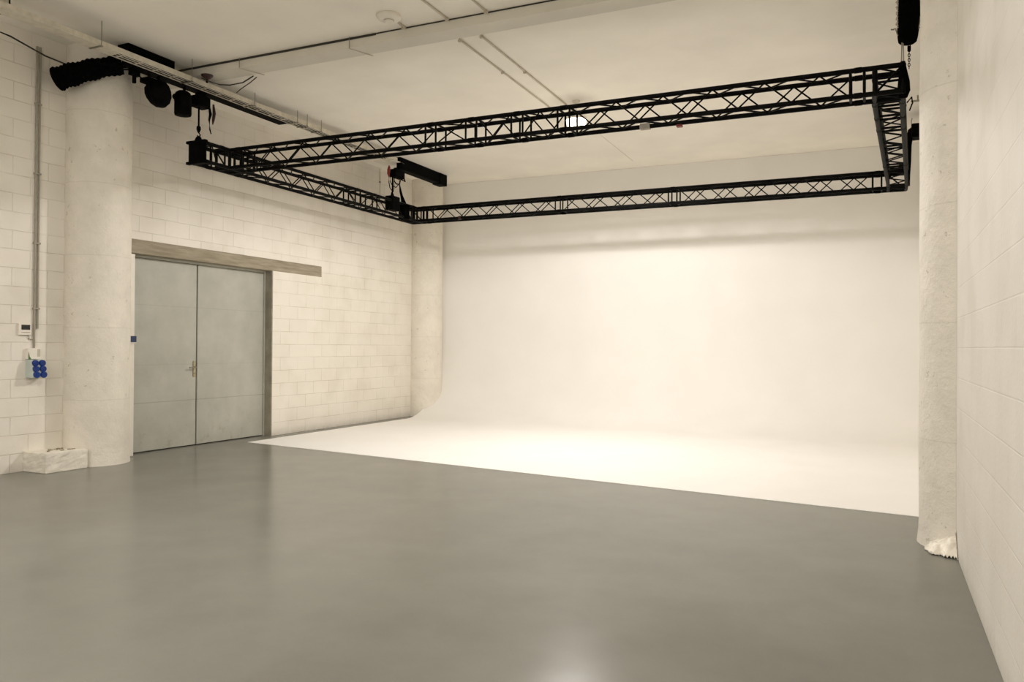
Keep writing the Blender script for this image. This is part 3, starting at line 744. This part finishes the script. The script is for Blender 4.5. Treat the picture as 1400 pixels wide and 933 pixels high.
# blue control box beside the doorway
e = empty('blue_button_box', (XL+.014, 7.33, 1.47), 'small dark blue box on the batten at the left edge of the door', 'switch')
part(MB().box((XL+.014, 7.24, 1.475), (XL+.05, 7.375, 1.555)), 'case', M['dblue'], e, bevel=.005)
part(MB().box((XL+.014, 7.25, 1.462), (XL+.04, 7.37, 1.475)), 'gasket', M['white'], e)  # white strip just below the case
# thin white pipe with two saddles in the far corner
e = empty('wall_pipe', (XL, 13.2, 3.9), 'thin white pipe high on the left wall near the far column', 'pipe')
part(MB().tube([(XL+.012, 12.95, 4.88), (XL+.012, 12.95, 4.19), (XL+.012, 13.35, 4.17)], .009, 8), 'pipe', M['white'], e, smooth=True)
for z in (4.62, 4.26): part(MB().box((XL, 12.925, z-.012), (XL+.025, 12.96, z+.012)), 'saddle', M['grey'], e)

# ------------------------------------------------------------------ concrete block at the foot of the left column
b = MB(); b.box((XL+.0, 5.905, 0), (-8.40, 6.42, .225))
bmesh.ops.subdivide_edges(b.bm, edges=b.bm.edges, cuts=6, use_grid_fill=True)
for v in b.bm.verts:
    if v.co.z > .01:
        v.co += Vector((random.uniform(-.004,.004), random.uniform(-.004,.004), random.uniform(-.006,.006)))
blk = b.build('concrete_block', M['rubble'], bevel=.008)
tag(blk, 'low white painted concrete block on the floor against the left column', 'block')
b = MB()
for k in range(16):
    xx = -8.72+random.uniform(0, .26); yy = 6.0+random.uniform(0, .3); s = random.uniform(.006, .014)
    b.box((xx-s, yy-s, .222), (xx+s, yy+s*1.4, .226+s*.9))
tag(b.build('mortar_crumbs', M['conc']), 'brown mortar crumbs on top of the white block', 'debris', kind='stuff')

# ------------------------------------------------------------------ crumpled sheet at the foot of the right column
def sheet():
    mb = MB(); nu, nv = 44, 22; rows = []
    cx_, cy_ = .65, 6.80
    from mathutils import noise
    for i in range(nu+1):
        a = math.radians(216 + 51*i/nu)          # around the front of the column
        row = []
        for j in range(nv+1):
            t = j/nv
            grow = .03+.15*math.sin(PI*.5*min(1, .1+i/nu*1.5))
            rr = .372 + grow*.9*t
            wid = noise.noise(Vector((i*.16+j*.05, j*.10-i*.05, 3.1)))*.07 + noise.noise(Vector((i*.35+j*.2, j*.2, 8.))) * .02
            z = (.02+.105*min(1, i/nu*1.35))*(1-t)**1.1 + .022*(1-t) + abs(wid)*.75*(1-.5*t) + .006
            if j == nv: z = .004+abs(noise.noise(Vector((i*.5, 2, 1))))*.03
            x = cx_+rr*math.cos(a)+wid*.25; y = cy_+rr*math.sin(a)+wid*.4
            row.append(mb.bm.verts.new((min(x, XR-.006), y, z)))
        rows.append(row)
    for A, B in zip(rows, rows[1:]):
        for j in range(nv): mb.bm.faces.new((A[j], B[j], B[j+1], A[j+1]))
    o = mb.build('crumpled_sheet', M['sheet'], smooth=True)
    m = o.modifiers.new('th', 'SOLIDIFY'); m.thickness = .003; m.offset = 0
    return tag(o, 'crumpled white plastic sheet bunched round the foot of the right column', 'sheet')
sheet()

# ------------------------------------------------------------------ lights
def area(name, loc, size, power, col=(1, .87, .70), rot=(0,0,0), shape='DISK'):
    L = bpy.data.lights.new(name, 'AREA'); L.shape = shape; L.size = size; L.energy = power; L.color = col
    o = bpy.data.objects.new(name, L); COL.objects.link(o); o.location = loc; o.rotation_euler = rot
    return o
LC = (1, .95, .91)
SL = bpy.data.lights.new('lamp_light', 'SPOT'); SL.energy = 600; SL.color = LC; SL.spot_size = math.radians(172); SL.spot_blend = .25; SL.shadow_soft_size = .13
so = bpy.data.objects.new('lamp_light', SL); COL.objects.link(so); so.location = (LX, LY, LZ-.24)
area('near_lamp_light', (-3.2, 4.6, ZN-.2), .9, 100, LC)
area('near_lamp_light', (-6.0, 1.0, ZN-.2), .9, 100, LC)
area('near_lamp_light', (-2.0, -.8, ZN-.2), .9, 100, LC)
# added fill light, in place of bounce from the rear of the hall
area('rear_fill', (-4.2, -3.2, 1.8), 3.0, 105, LC, (math.radians(88), 0, 0), 'DISK')
W = bpy.data.worlds.new('world'); S.world = W; W.use_nodes = True
W.node_tree.nodes['Background'].inputs[0].default_value = (1, .93, .82, 1)
W.node_tree.nodes['Background'].inputs[1].default_value = .05

# ------------------------------------------------------------------ camera
yaw, pit, rol, F = math.radians(-24.695), math.radians(.406), math.radians(.385), 1091.46
f = Vector((math.sin(yaw)*math.cos(pit), math.cos(yaw)*math.cos(pit), math.sin(pit)))
r0 = Vector((math.cos(yaw), -math.sin(yaw), 0)); u0 = r0.cross(f)
r = r0*math.cos(rol)+u0*math.sin(rol); u = -r0*math.sin(rol)+u0*math.cos(rol)
cam = bpy.data.cameras.new('camera'); co = bpy.data.objects.new('camera', cam); COL.objects.link(co)
mm = Matrix((r, u, -f)).transposed().to_4x4(); mm.translation = Vector((0, 0, EYE)); co.matrix_world = mm
cam.sensor_fit = 'HORIZONTAL'; cam.sensor_width = 36; cam.lens = F/1400*36; cam.clip_start = .02
S.camera = co
S.view_settings.view_transform = 'Standard'
S.view_settings.look = 'None'
S.view_settings.exposure = .1
S.cycles.max_bounces = 12; S.cycles.diffuse_bounces = 8
